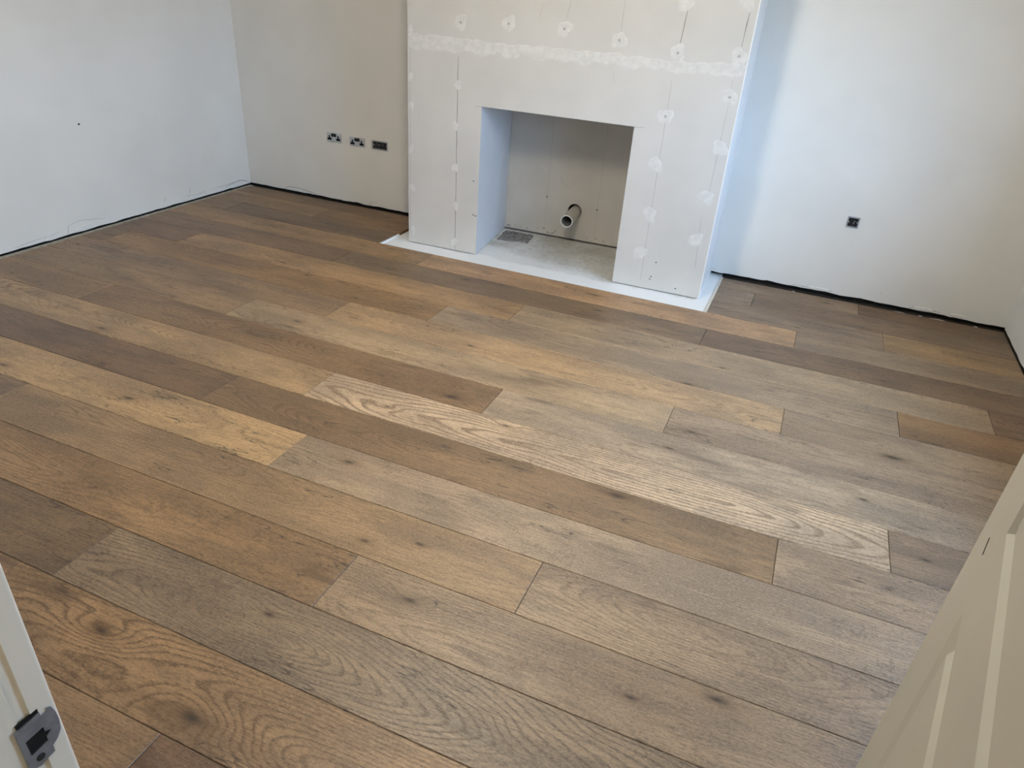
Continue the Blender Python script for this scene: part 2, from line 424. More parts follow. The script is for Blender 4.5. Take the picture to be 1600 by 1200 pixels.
KNOTS = [(-2.391,1.761,.034),(-1.473,.848,.036),(-1.059,.752,.05),(-1.331,1.813,.03),(-1.419,2.227,.018),(-.909,2.335,.022),
 (-.355,2.097,.045),(-1.217,2.434,.042),(-1.367,2.937,.026),(-2.278,2.731,.03),(-2.901,3.391,.024),(-1.795,3.749,.03),
 (-.189,2.674,.026),(.614,2.894,.05),(.689,2.255,.02),(.497,2.519,.018),(-.093,1.284,.02),(.118,1.379,.034),(-.284,3.098,.035),
 (-.779,1.318,.03),(-.926,3.729,.026),(-.16,3.357,.02),(-3.072,1.709,.03),(-1.109,1.093,.022),(-.25,2.505,.026),(-2.642,3.293,.022),
 (-1.038,1.475,.02),(-.873,1.542,.018),(-3.03,2.18,.03),(-2.2,3.15,.022),(.3,4.62,.03),(-.6,3.62,.02),(.55,1.2,.02)]
CATH = {  # (row, first joint x rounded) -> arch centre x (world), slope, lateral offset
 (1,-1.77): (-1.15, .16, -.02), (0,-1.9): (-.55, .12, -.03), (3,-.48): (.05, .16, .04), (6,-1.79): (-.35, .10, -.02),
 (6,-4.14): (-2.3, .12, .03), (5,-2.13): (-.6, .10, 0), (4,-3.94): (-2.9, .10, .02), (7,-3.43): (-1.5, .14, .03)}
rnd = random.Random(11)
for rI, segs in ROWS.items():
    ya, yb = Y0 + rI*W, Y0 + (rI+1)*W
    if rI == 16: yb = YB - 0.042
    for (xa, xb, tint, grain) in segs:
        key = (rI, round(xa, 2))
        x0 = max(xa, F_X0); x1 = min(xb, F_X1)
        if rI <= -3:
            x0 = max(xa, -1.15); x1 = min(xb, 1.05)
        if x1 - x0 < 0.03: continue
        cx, cy = (x0+x1)/2, (ya+yb)/2
        L, Wd = x1-x0-GAPW*2, yb-ya-GAPW*2
        bm = bmesh.new()
        bv = 0.0017
        hx, hy = L/2, Wd/2
        lo = [bm.verts.new((sx*hx, sy*hy, -0.015)) for sx, sy in ((-1,-1),(1,-1),(1,1),(-1,1))]
        md = [bm.verts.new((sx*hx, sy*hy, -bv)) for sx, sy in ((-1,-1),(1,-1),(1,1),(-1,1))]
        tp = [bm.verts.new((sx*(hx-bv), sy*(hy-bv), 0)) for sx, sy in ((-1,-1),(1,-1),(1,1),(-1,1))]
        for i in range(4):
            j = (i+1) % 4
            bm.faces.new((lo[i], lo[j], md[j], md[i])); bm.faces.new((md[i], md[j], tp[j], tp[i]))
        bm.faces.new(tp); bm.faces.new(list(reversed(lo)))
        pk = from_bm('plank', bm, M['wood'], floor)
        pk.location = (cx, cy, rnd.uniform(-0.0003, 0.0))
        tint = adj(tint)
        pk.color = (s2l(tint[0]), s2l(tint[1]), s2l(tint[2]), 1.0)
        pk['seed'] = rnd.uniform(0, 9)
        pk['grain'] = float(grain)
        pk['ring'] = .0165 if grain > 1 else (.0115 if grain > .85 else .0095)
        if key in CATH:
            c = CATH[key]; pk['cathedral'] = [c[0]-cx, c[1], c[2]]
        else:
            pk['cathedral'] = [rnd.uniform(-L*.6, L*.6), rnd.uniform(.05, .10), rnd.uniform(-.10, .10)]
        ks = [(kx-cx, ky-cy, s) for (kx, ky, s) in KNOTS if x0 < kx < x1 and ya < ky < yb]
        if not ks and rnd.random() < .6:
            ks = [(rnd.uniform(-L*.45, L*.45), rnd.uniform(-.09, .09), rnd.uniform(.012, .024))]
        for i in range(3):
            pk['knot%d' % i] = list(ks[i]) if i < len(ks) else [50.0+i, 50.0, 0.02]

# pale underlay strip showing along the left wall
ul = box('underlay_strip', XL+0.006, F_X0-0.001, 0.5, YB-0.02, -0.0155, -0.003, M['underlay'], floor)

# ------------------------------------------------------------------ wall skins (board/plaster on dark cavity)
def skin(name, us, vs, holes, mapf, thick, mat, ragged=None, seed=0):
    """us, vs: grid lines; holes: list of (u0,u1,v0,v1); mapf(u,v,d): d>0 into the room"""
    bm = bmesh.new(); g = {}
    us = sorted(set(us)); vs = sorted(set(vs))
    def V(i, j):
        if (i, j) not in g:
            u, v = us[i], vs[j]
            if j == 0 and ragged: v = ragged(u)
            g[(i, j)] = bm.verts.new(mapf(u, v, 0.0))
        return g[(i, j)]
    for i in range(len(us)-1):
        for j in range(len(vs)-1):
            cu, cv = (us[i]+us[i+1])/2, (vs[j]+vs[j+1])/2
            if any(h[0] < cu < h[1] and h[2] < cv < h[3] for h in holes): continue
            bm.faces.new((V(i,j), V(i+1,j), V(i+1,j+1), V(i,j+1)))
    # extrude backwards for thickness
    front = list(bm.faces)
    n = Vector(mapf(0, 0, -thick)) - Vector(mapf(0, 0, 0))
    ret = bmesh.ops.extrude_face_region(bm, geom=front)
    bmesh.ops.translate(bm, verts=[e for e in ret['geom'] if isinstance(e, bmesh.types.BMVert)], vec=n)
    return from_bm(name, bm, mat)

def frange(a, b, st):
    n = max(1, int(round((b-a)/st))); return [a+(b-a)*i/n for i in range(n+1)]

def back_map(u, v, d): return (u, YB-d, v)
def left_map(u, v, d): return (XL+d, u, v)
def right_map(u, v, d): return (XR-d, u, v)

BOXES = [(-3.112,-2.972,.452,.520)]
BOX_R = (.288,.360,.452,.521)
def rag(base, amp, seed):
    def f(u):
        a = noise.noise((u*9.0, seed, 0))*amp + noise.noise((u*31.0, seed, 4))*amp*.6
        return base(u) + a
    return f
sk = 0.013
# back wall, left alcove
wbl = skin('wall_back', frange(XL, -2.40, .03)+[b for h in BOXES for b in h[:2]], [0.01, .05, .2]+[b for h in BOXES for b in h[2:]]+[ZC],
     BOXES, back_map, sk, M['wall'], rag(lambda u: .012, .006, 3))
tag(wbl, 'cream painted back wall of the left alcove with three electrical boxes', 'wall', kind='structure')
wbr = skin('wall_back', frange(-.50, XR, .03)+list(BOX_R[:2]), [0.02, .06, .2]+list(BOX_R[2:])+[ZC], [BOX_R], back_map, sk, M['wall'],
     rag(lambda u: .017 + .006*math.sin((u+.5)*1.9), .006, 8))
tag(wbr, 'pale back wall of the right alcove with one small empty box', 'wall', kind='structure')
wl_ = skin('wall_left', frange(0.0, YB, .04), [0.0, .06, .2, ZC], [], left_map, sk, M['wall'], rag(lambda u: .008, .005, 21))
tag(wl_, 'bare white plastered wall along the left of the room', 'wall', kind='structure')
wr_ = skin('wall_right', frange(0.0, YB, .04)+list(WIN[:2]), [0.0, .06, .2, WIN[2], WIN[3], ZC], [WIN], right_map, sk, M['wall'], rag(lambda u: .008, .005, 31))
tag(wr_, 'white right-hand wall meeting the alcove corner, window further along', 'wall', kind='structure')
# dark cavity and outer masonry behind the skins
box('blockwork', XL-.06, -2.40, YB+.055, YB+.30, -.08, ZC, M['void'], wbl)
box('blockwork', -.50, XR+.06, YB+.055, YB+.30, -.08, ZC, M['void'], wbr)
box('blockwork', XL-.30, XL-.05, 0.0, YB+.30, -.08, ZC, M['void'], wl_)
boxes('blockwork', [(XR+.05, XR+.30, 0.0, WIN[0], -.08, ZC), (XR+.05, XR+.30, WIN[1], YB+.30, -.08, ZC),
      (XR+.05, XR+.30, WIN[0], WIN[1], -.08, WIN[2]), (XR+.05, XR+.30, WIN[0], WIN[1], WIN[3], ZC)], M['void'], wr_)
# plaster reveals of the window opening
boxes('window_reveal', [(XR, XR+.29, WIN[0]-.012, WIN[0], WIN[2]-.012, WIN[3]+.012), (XR, XR+.29, WIN[1], WIN[1]+.012, WIN[2]-.012, WIN[3]+.012),
      (XR, XR+.29, WIN[0], WIN[1], WIN[3], WIN[3]+.012)], M['wall'], wr_)

# cracks and ticks scratched into the plaster
random.seed(5)
LWC = [[(2.68,.02),(2.838,.033),(2.926,.034),(2.982,.045)], [(3.043,.016),(3.057,.068)], [(3.061,.067),(3.145,.08),(3.333,.048)],
 [(3.842,.05),(3.854,.08)], [(4.085,.055),(4.094,.097)], [(4.464,.033),(4.638,.056),(4.747,.019)], [(4.046,.049),(4.173,.036),(4.228,.045),(4.251,.02)],
 [(4.31,.043),(4.524,.047),(4.713,.047)]]
for i, c in enumerate(LWC): ribbon('hairline_crack', c, .0035 if i in (1,3,4,5) else .002, left_map, M['crack'] if i in (1,3,4,5) else M['fade'], wl_, jitter=.002)
blob('nail_hole', 3.29, .665, .007, .007, left_map, M['hole'], wl_, .0005, 3, 10)
for c in [[(-3.978,.016),(-3.929,.041),(-3.781,.038),(-3.70,.025),(-3.657,.018)], [(-3.166,.018),(-3.105,.029),(-3.064,.02)], [(-3.075,.039),(-3.146,.042)]]:
    ribbon('hairline_crack', c, .003, back_map, M['crack'], wbl, jitter=.002)
for c in [[(.78,.024),(.811,.04),(.827,.027),(.843,.022)], [(.84,.03),(.903,.036),(.958,.031)], [(.074,.03),(.152,.034)], [(.602,.075),(.599,.088)], [(-.417,.032),(-.444,.04)], [(.135,.03),(.252,.036),(.328,.036)]]:
    ribbon('hairline_crack', c, .0025, back_map, M['crack'], wbr, jitter=.002)

for i, (u, v, a, b) in enumerate([(2.90,.022,.035,.012),(3.16,.030,.05,.016),(4.06,.030,.03,.016),(4.17,.024,.03,.012),(4.40,.022,.05,.010)]):
    blob('plaster_flake', u, v, a, b, left_map, M['wall'], wl_, .005, 70+i, 16, 0, .1)
for i, (u, v, a, b) in enumerate([(-3.86,.028,.06,.012),(-3.10,.026,.03,.010)]):
    blob('plaster_flake', u, v, a, b, back_map, M['wall'], wbl, .005, 80+i, 16)
for i, (u, v, a, b) in enumerate([(.86,.034,.05,.012),(1.05,.032,.05,.010),(.24,.036,.06,.010)]):
    blob('plaster_flake', u, v, a, b, back_map, M['wall'], wbr, .005, 85+i, 16)

# ceiling, near wall with the doorway
ceil = box('ceiling', XL-.30, XR+.30, -1.75, 5.25, ZC, ZC+.12, M['ceiling'])
tag(ceil, 'plain white ceiling above the room', 'ceiling', kind='structure')
DX0, DX1, DZ = -.60, .24, 2.03      # structural opening
nw = boxes('wall_near', [(XL-.30, DX0, .12, YN, -.0155, ZC), (DX1, XR+.06, .12, YN, -.0155, ZC), (DX0, DX1, .12, YN, DZ, ZC)], M['wall'])
tag(nw, 'near wall pierced by the doorway the camera looks through', 'wall', kind='structure')
hw = boxes('wall_hall', [(-1.30, -1.18, -1.6, .12, -.0155, ZC), (1.08, 1.20, -1.6, .12, -.0155, ZC), (-1.30, 1.20, -1.75, -1.6, -.0155, ZC)], M['wall'])
tag(hw, 'plain hallway walls behind the doorway', 'wall', kind='structure')

# ------------------------------------------------------------------ chimney breast
BO = (-2.475, 4.218); BA = 0.02
BW, BD = 2.038, 0.545
OX0, OX1, OZ = 0.516, 1.484, 0.946
ZH = -0.012
br = bpy.data.objects.new('wall_chimney_breast', None)
COL.objects.link(br)
br.location = (BO[0], BO[1], 0); br.rotation_euler = (0, 0, BA)
tag(br, 'boarded chimney breast with a square fireplace opening, joints freshly filled', 'chimney breast', kind='structure')
def fm(u, v, d): return (u, -d, v)
T = .0125
SEAM = 1.285
# lower board with the opening cut out, upper board above the seam
boxes('plasterboard', [(0, OX0, 0, T, ZH+.006, SEAM-.001), (OX1, BW, 0, T, ZH+.006, SEAM-.001), (OX0, OX1, 0, T, OZ, SEAM-.001)], M['board'], br)
box('plasterboard', 0, BW, 0, T, SEAM+.001, ZC, M['board'], br)
box('side_board', BW-T, BW+.0015, .0006, BD+.06, ZH, ZC, M['primer'], br)
box('side_board', 0, T, T, BD+.06, ZH, ZC, M['board'], br)
box('corner_bead', BW-.003, BW+.003, -.0012, .004, ZH, ZC, M['primer'], br)
RB = .672      # depth of the back lining
# recess linings: splayed left cheek, right cheek, soffit, back panel with pipe hole
bm = bmesh.new()
def quadbox(bm, a, b, t, z0, z1):
    a = Vector((*a, 0)); b = Vector((*b, 0)); n = Vector((-(b-a).y, (b-a).x, 0)).normalized()*t
    vs = [bm.verts.new((p.x, p.y, z)) for z in (z0, z1) for p in (a, b, b+n, a+n)]
    for f in ((0,1,2,3),(4,5,6,7),(0,1,5,4),(1,2,6,5),(2,3,7,6),(3,0,4,7)): bm.faces.new([vs[i] for i in f])
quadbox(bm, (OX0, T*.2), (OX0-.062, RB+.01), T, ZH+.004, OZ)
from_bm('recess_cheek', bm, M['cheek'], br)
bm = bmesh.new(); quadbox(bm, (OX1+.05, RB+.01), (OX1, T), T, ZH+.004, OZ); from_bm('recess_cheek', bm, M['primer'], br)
box('recess_soffit', OX0-.10, OX1+.10, T, RB+.03, OZ, OZ+T, M['board'], br)
# exposed edge of the cut board down the left of the opening
PHX, PHZ, PHR = .994, .212, .052
bm = bmesh.new()
X0b, X1b, Z0b, Z1b = OX0-.075, OX1+.06, .004, OZ+.01
hs = .09
add = lambda *a: add_box(bm, *a)
add(X0b, PHX-hs, RB, RB+T, Z0b, Z1b); add(PHX+hs, X1b, RB, RB+T, Z0b, Z1b)
add(PHX-hs, PHX+hs, RB, RB+T, Z0b, PHZ-hs); add(PHX-hs, PHX+hs, RB, RB+T, PHZ+hs, Z1b)
NS = 32
for yy in (RB, RB+T):
    inn = []; outr = []
    for i in range(NS):
        a = 2*math.pi*i/NS
        c, s = math.cos(a), math.sin(a); k = hs/max(abs(c), abs(s))
        inn.append(bm.verts.new((PHX+PHR*c, yy, PHZ+PHR*s))); outr.append(bm.verts.new((PHX+k*c, yy, PHZ+k*s)))
    for i in range(NS):
        j = (i+1) % NS
        bm.faces.new((inn[i], inn[j], outr[j], outr[i]))
    if yy == RB: prev = inn
    else:
        for i in range(NS):
            j = (i+1) % NS; bm.faces.new((prev[i], prev[j], inn[j], inn[i]))
from_bm('recess_back_panel', bm, M['board_back'], br)
boxes('blockwork', [(T, OX0-.09, T+.05, .75, ZH, ZC), (OX1+.08, BW-T, T+.05, .75, ZH, ZC), (OX0-.09, OX1+.08, .05, .75, OZ+.05, ZC),
      (-.1, BW+.2, RB+.10, RB+.2, ZH, ZC)], M['void'], br)

# joint filler band along the seam
random.seed(9)
bm = bmesh.new()
TU = [0,.277,.571,.894,1.313,1.64,2.034]; TT = [1.319,1.324,1.314,1.318,1.322,1.312,1.334]; TB = [1.219,1.230,1.235,1.241,1.250,1.252,1.258]
def lerp(xs, ys, x):
    for i in range(len(xs)-1):
        if x <= xs[i+1]: return ys[i]+(ys[i+1]-ys[i])*(x-xs[i])/(xs[i+1]-xs[i])
    return ys[-1]
prevr = None
for u in frange(0.002, 2.034, .022):
    tz = lerp(TU, TT, u)+noise.noise((u*14, 1, 0))*.016+random.uniform(-.004, .004)
    bz = lerp(TU, TB, u)+noise.noise((u*11, 7, 0))*.026+random.uniform(-.004, .004)
    row = [bm.verts.new(fm(u, tz, -.0005)), bm.verts.new(fm(u, tz-.012, .0009)), bm.verts.new(fm(u, bz+.012, .0009)), bm.verts.new(fm(u, bz, -.0005))]
    if prevr:
        for k in range(3): bm.faces.new((prevr[k], prevr[k+1], row[k+1], row[k]))
        bm.faces.new((prevr[3], prevr[0], row[0], row[3]))
    prevr = row
from_bm('joint_filler', bm, M['filler'], br)
PATCH = [(.359,1.4),(.667,1.416),(1.008,1.416),(1.333,1.385),(1.665,1.589),(1.976,1.61),(1.664,1.35),(1.988,1.363),(1.654,1.022),(1.982,1.159),(1.986,.891),
 (1.64,.754),(1.654,.46),(1.962,.613),(1.952,.354),(1.633,.214),(.353,1.053),(.338,.809),(.345,.549),(.358,.3),(.35,.05),(.019,1.339),(.017,1.067),(.026,.897),(.018,.628),(.033,.374),(.037,.076)]
for i, (u, v) in enumerate(PATCH):
    left = u < .5 and not (u > .3 and v > 1.3)
    ru = .016 if u < .1 else (.022 if left else .040); rv = .030 if left else .040
    p = blob('filler_patch', max(u, ru*1.25), v, ru, rv, fm, M['filler'], br, .0010, i, 18, .5 if not left else 0, random.uniform(-.4, .4))
    if i in (1, 0, 2, 3, 7, 8, 6, 9):
        blob('screw_head', u, v, .008, .008, lambda a, b, d: fm(a, b, d+.0011), M['screw'], p, .0004, i+50, 10)
LINES = [((.018,1.232),(.013,.072)),((.348,1.215),(.360,.0)),((1.033,1.562),(1.011,1.459)),((1.337,1.582),(1.335,1.426)),((1.68,1.56),(1.666,1.359)),((1.997,1.574),(1.991,1.409)),
 ((1.657,1.214),(1.662,.04)),((1.98,1.246),(1.984,1.199)),((1.984,1.117),(1.974,.645)),((1.96,.492),(1.982,.178)),((.077,.86),(.077,.797)),((.471,.943),(.515,.946)),((1.485,.942),(1.544,.950)),((.873,1.535),(.849,1.46)),((1.318,1.23),(1.335,1.164))]
STRONG = {1, 5, 4}
for i, (a, b) in enumerate(LINES):
    ribbon('pencil_line', [a, b], .0034 if i in STRONG else .0026, fm, M['pencil'] if i in STRONG | {11, 12} else M['fade'], br, .0004, .0008)
for i, (u, v) in enumerate([(.505,.257),(.482,.484),(.487,.262),(1.725,.076),(1.72,.058),(1.741,.172),(1.887,.029)]):
    blob('dent', u, v, .006, .005, fm, M['crack'], br, .0004, i+90, 9)
# marks on the back lining
def bmk(u, v, d): return (u, RB-d, v)
def wx(x): return x-BO[0]-.012
for a, b in [((wx(-1.69), .012), (wx(-1.69), .84)), ((wx(-1.301), .03), (wx(-1.301), .83)), ((OX0-.055, .01), (OX0-.055, .93))]:  # third one darkens the corner with the left cheek, not pencil
    ribbon('pencil_line', [a, b], .0038, bmk, M['fade'], br, .0004, .0006)
ribbon('scratch', [(wx(-1.604), .451), (wx(-1.579), .40), (wx(-1.516), .364)], .0045, bmk, M['fade'], br, .0004)
for x, z in [(-1.69,.281),(-1.304,.247)]: blob('screw_head', wx(x), z, .008, .008, bmk, M['crack'], br, .0005, 4, 10)
rs = random.Random(4)
for i in range(26):
    t = rs.random(); x = -2.02+.80*t; z = .014+.035*rs.random()
    blob('scuff', wx(x), z, rs.uniform(.004, .015), rs.uniform(.002, .006), bmk, M['crack'] if rs.random() < .4 else M['fade'], br, .0004, i, 9, 0, rs.uniform(-.3, .5))
ribbon('scuff', [(wx(-1.655), .012), (wx(-1.615), .022), (wx(-1.596), .05)], .010, bmk, M['crack'], br, .0004)

# ------------------------------------------------------------------ hearth slab
hearth = box('hearth', -2.600, -.368, Y0+14*W+.002, 4.985, -.0155, ZH, M['hearth'])
tag(hearth, 'rough concrete hearth slab under the fireplace, front slopped with white paint', 'hearth')
box('edging_strip', -.368, -.353, Y0+14*W+.002, YB-.02, -.0155, -.004, M['strip'], hearth)
box('edging_strip', -2.612, -2.600, Y0+14*W+.002, 4.30, -.0155, -.002, M['primer'], hearth)
bm = bmesh.new()
PT = [(-1.985,4.62),(-1.87,4.635),(-1.743,4.66),(-1.755,4.75),(-1.784,4.87),(-1.90,4.868),(-2.01,4.862)]
rp = random.Random(2)
cen = bm.verts.new((-1.88, 4.75, ZH+.006)); rimv = []; midv = []
dense = []
for a, b in zip(PT, PT[1:]+PT[:1]):
    for k in range(5): dense.append((a[0]+(b[0]-a[0])*k/5+rp.uniform(-.008, .008), a[1]+(b[1]-a[1])*k/5+rp.uniform(-.008, .008)))
for (x, y) in dense:
    rimv.append(bm.verts.new((x, y, ZH-.001))); midv.append(bm.verts.new((-1.88+(x+1.88)*.88, 4.75+(y-4.75)*.88, ZH+.004+rp.uniform(0, .004))))
n = len(dense)
for i in range(n):
    j = (i+1) % n
    bm.faces.new((rimv[i], rimv[j], midv[j], midv[i])); bm.faces.new((midv[i], midv[j], cen))
from_bm('mortar_patch', bm, M['mortar'], hearth)
blob('paint_drip', -1.79, 4.165, .014, .010, lambda u, v, d: (u, v, ZH+d), M['primer'], hearth, .001, 8, 12)

# ------------------------------------------------------------------ pipe
bm = bmesh.new()
add_tube(bm, (-1.486, 4.712, .186), (-1.497, 4.98, .205), .0435, 36, .0385)
pipe = from_bm('pipe', bm, M['pvc'], None, True)
mod = pipe.modifiers.new('edge', 'EDGE_SPLIT')
bm = bmesh.new(); add_tube(bm, (-1.4865, 4.722, .187), (-1.497, 4.975, .205), .0383, 32, .0365); from_bm('pipe_shade_liner', bm, M['cable'], pipe)  # dark liner paints the shade inside the pipe
bm = bmesh.new(); add_tube(bm, (-1.4858, 4.7105, .1858), (-1.4862, 4.7165, .1863), .0440, 36, .0388); from_bm('pipe_rim', bm, M['upvc'], pipe)
bm = bmesh.new(); add_tube(bm, (-1.4955, 4.93, .202), (-1.496, 4.94, .2025), .0375, 32); from_bm('pipe_shade_disc', bm, M['hole'], pipe)  # black disc closes off the painted shade down the pipe
tag(pipe, 'short grey-white plastic pipe poking out of the fireplace back', 'pipe')

# ------------------------------------------------------------------ sockets and boxes
def twin_socket(x0, x1, z0, z1, label):
    root = bpy.data.objects.new('twin_socket', None); COL.objects.link(root)
    root.location = ((x0+x1)/2, YB, (z0+z1)/2)
    tag(root, label, 'socket', 'twin sockets in the left alcove')
    w, h = (x1-x0)/2, (z1-z0)/2
    box('faceplate', -w, w, -.006, 0, -h, h, M['steel'], root, .0015)
    for s in (-1, 1):
        box('rocker_switch', s*.0115-.0105, s*.0115+.0105, -.0105, -.005, h*.16, h*.86, M['black'], root, .001)
        cx = s*w*.60
        boxes('pin_holes', [(cx-.0062, cx+.0062, -.0068, -.005, -h*.10, h*.42), (cx-.0185, cx+.0185, -.0068, -.005, -h*.62, -h*.12)], M['hole'], root)
        bm = bmesh.new(); add_tube(bm, (s*w*.90, -.0075, h*.05), (s*w*.90, -.005, h*.05), .0032, 12)
        from_bm('screw', bm, M['screw'], root)
    return root
twin_socket(-3.520, -3.386, .459, .527, 'steel twin socket nearest the left corner, black switches')
twin_socket(-3.310, -3.172, .452, .520, 'steel twin socket in the middle, beside the empty double box')

def back_box(x0, x1, z0, z1, label, name, cables):
    root = bpy.data.objects.new(name, None); COL.objects.link(root)
    root.location = ((x0+x1)/2, YB, (z0+z1)/2)
    tag(root, label, 'electrical box')
    w, h = (x1-x0)/2, (z1-z0)/2; t = .008; dp = .040
    boxes('box_sides', [(-w, -w+t, -.002, dp, -h, h), (w-t, w, -.002, dp, -h, h), (-w+t, w-t, -.002, dp, h-t, h), (-w+t, w-t, -.002, dp, -h, -h+t)], M['zinc'], root)
    box('box_back', -w, w, dp-.002, dp, -h, h, M['hole'], root)  # black colour gives the box back its shade
    # black sheet painted for the shade inside the empty box, with lugs
    boxes('dark_inside', [(-w+t, w-t, .010, .014, -h+t+.004, h-t-.004)], M['black'], root)
    for s in (-1, 1): box('lug', s*(w-t-.004)-.003, s*(w-t-.004)+.003, .004, .008, -.004, .004, M['screw'], root)
    rr = random.Random(len(label))
    for i in range(cables):
        cx = rr.uniform(-w*.6, w*.6); z0_ = rr.uniform(-h*.4, 0)
        bm = bmesh.new(); add_tube(bm, (cx, .006, z0_), (cx+rr.uniform(-.02, .02), .009, z0_+rr.uniform(.008, .02)), .0024, 8)
        from_bm('wire', bm, M['cable'], root)
    return root
back_box(*BOXES[0], 'open double metal back box with dark inside, nearest the chimney breast', 'double_back_box', 4)
back_box(*BOX_R, 'small square open metal box alone on the right alcove wall', 'single_back_box', 2)

# ------------------------------------------------------------------ door frame with strike plate
XJ = -.565
jb = boxes('trim_1', [(DX0+.001, XJ, .2383, .2555, 0, 2.0), (DX0+.001, XJ-.0035, .2262, .2383, 0, 2.0), (DX0+.001, XJ-.0015, .118, .2262, 0, 2.0)], M['frame'])
tag(jb, 'white door frame post at the lower left with a steel strike plate', 'door frame', kind='structure')
bm = bmesh.new()
prof = [(DX0+.001, .2555), (XJ, .2555), (XJ, .2575)]
for i in range(7):
    a = math.pi/2*i/6; prof.append((XJ-.005+.005*math.cos(a), .2575+.0055*math.sin(a)))
prof.append((DX0+.001, .263))
lo = [bm.verts.new((x, y, 0)) for x, y in prof]; hi_ = [bm.verts.new((x, y, 2.0)) for x, y in prof]
for i in range(len(prof)):
    j = (i+1) % len(prof); bm.faces.new((lo[i], lo[j], hi_[j], hi_[i]))
bm.faces.new(lo); bm.faces.new(list(reversed(hi_)))
from_bm('rounded_edge', bm, M['frame'], jb)
# strike plate outline in (y, z), hole cut out
out = [(.2195,.9595),(.2450,.9600),(.2450,.9545),(.2520,.9545),(.2520,.9585),(.2560,.9560),(.2585,.945),(.2590,.932),(.2575,.920),(.2520,.912),(.2455,.9080),(.2455,.8990),(.2400,.8985),(.2300,.8960),(.2195,.9020)]
hole = [(.2250,.9395),(.2435,.9400),(.2435,.9330),(.2500,.9290),(.2435,.9250),(.2435,.9190),(.2255,.9175)]
import mathutils.geometry as mg
allp = out + hole
edges = [(i, (i+1) % len(out)) for i in range(len(out))] + [(len(out)+i, len(out)+(i+1) % len(hole)) for i in range(len(hole))]
vs_, es_, fs_, *_ = mg.delaunay_2d_cdt([Vector(p) for p in allp], edges, [], 0, 1e-6)
def inpoly(p, poly):
    c = False
    for i in range(len(poly)):
        a, b = poly[i], poly[i-1]
        if (a[1] > p[1]) != (b[1] > p[1]) and p[0] < (b[0]-a[0])*(p[1]-a[1])/(b[1]-a[1])+a[0]: c = not c
    return c
bm = bmesh.new(); bvs = [bm.verts.new((XJ+.0018, v.x, v.y)) for v in vs_]
for f in fs_:
    c = sum((vs_[i] for i in f), Vector((0, 0)))/len(f)
    if inpoly(c, out) and not inpoly(c, hole): bm.faces.new([bvs[i] for i in f])
ret = bmesh.ops.extrude_face_region(bm, geom=list(bm.faces))
bmesh.ops.translate(bm, verts=[e for e in ret['geom'] if isinstance(e, bmesh.types.BMVert)], vec=(-.0016, 0, 0))
spl = from_bm('strike_plate', bm, M['strike'], jb)
tag(spl, 'blue-grey steel strike plate with square latch hole')
box('latch_hole', XJ-.002, XJ+.0006, .2245, .2505, .9170, .9405, M['hole'], spl)
bm = bmesh.new(); add_tube(bm, (XJ+.0005, .2322, .9075), (XJ+.0026, .2322, .9075), .0042, 12); from_bm('screw', bm, M['void'], spl)  # black disc painted for the dark screw hole
box('mortise_gap_shade', XJ-.001, XJ+.0004, .2230, .2450, .9600, .9650, M['hole'], jb)  # thin black slab paints the shade in the gap above the plate
tr2 = boxes('trim_2', [(.205, DX1-.001, .118, .262, 0, 2.0)], M['frame'])
tag(tr2, 'white hinge-side door frame post behind the open door', 'door frame', kind='structure')
tr3 = boxes('trim_3', [(DX0+.001, DX1-.001, .118, .262, 2.0, DZ-.001)], M['frame'])
tag(tr3, 'white head of the door frame above the doorway', 'door frame', kind='structure')

# ------------------------------------------------------------------ open door
TH = math.radians(12.5); PP = .135
door = bpy.data.objects.new('door_1', None); COL.objects.link(door)
door.location = (PP*math.cos(TH), -PP*math.sin(TH), 0)
# local x: into the leaf (away from camera), local y: along the leaf, z up
door.rotation_euler = (0, 0, -TH)
tag(door, 'open cream panelled door at the lower right, no handle fitted', 'door', kind='structure')
U0, U1 = .330, 1.092
DB, DT = .008, 1.985
LEAN = math.tan(math.radians(0.8))
def dm(u, z, d): return (-d + LEAN*(z-.98), u, z)
panels = [(.43, .889, .24, .891), (.43, .889, 1.068, 1.80)]
bm = bmesh.new()
us = [U0, .42, .915, U1]; zs = [DB, .24, .930, 1.066, 1.80, DT]
for side in (0, 1):
    base = 0.0 if side == 0 else -.035
    sg = 1 if side == 0 else -1
    for i in range(3):
        for j in range(5):
            if i == 1 and j in (1, 3):
                a, b, c, d = us[i], us[i+1], zs[j], zs[j+1]
                rings = []
                prof_ = ((0, 0), (.032, -.007), (.036, -.007), (.043, -.0005), (.046, -.0005)) if j == 1 else ((0, 0), (.008, -.007), (.016, -.007), (.036, -.001), (.040, -.001))
                for off, dep in prof_:
                    rings.append([bm.verts.new(dm(u, z, base+sg*dep)) for u, z in ((a+off, c+off), (b-off, c+off), (b-off, d-off), (a+off, d-off))])
                for r0, r1 in zip(rings[:-1], rings[1:]):
                    for k in range(4):
                        bm.faces.new((r0[k], r0[(k+1) % 4], r1[(k+1) % 4], r1[k]))
                bm.faces.new(rings[-1])
            else:
                bm.faces.new([bm.verts.new(dm(u, z, base)) for u, z in ((us[i], zs[j]), (us[i+1], zs[j]), (us[i+1], zs[j+1]), (us[i], zs[j+1]))])
for quad in (((U0, DB, 0), (U1, DB, 0), (U1, DB, -.035), (U0, DB, -.035)), ((U0, DT, 0), (U1, DT, 0), (U1, DT, -.035), (U0, DT, -.035)),
             ((U0, DB, 0), (U0, DT, 0), (U0, DT, -.035), (U0, DB, -.035)), ((U1, DB, 0), (U1, DT, 0), (U1, DT, -.035), (U1, DB, -.035))):
    bm.faces.new([bm.verts.new(dm(*q)) for q in quad])
bmesh.ops.remove_doubles(bm, verts=bm.verts, dist=1e-5)
from_bm('door_leaf', bm, M['door'], door)
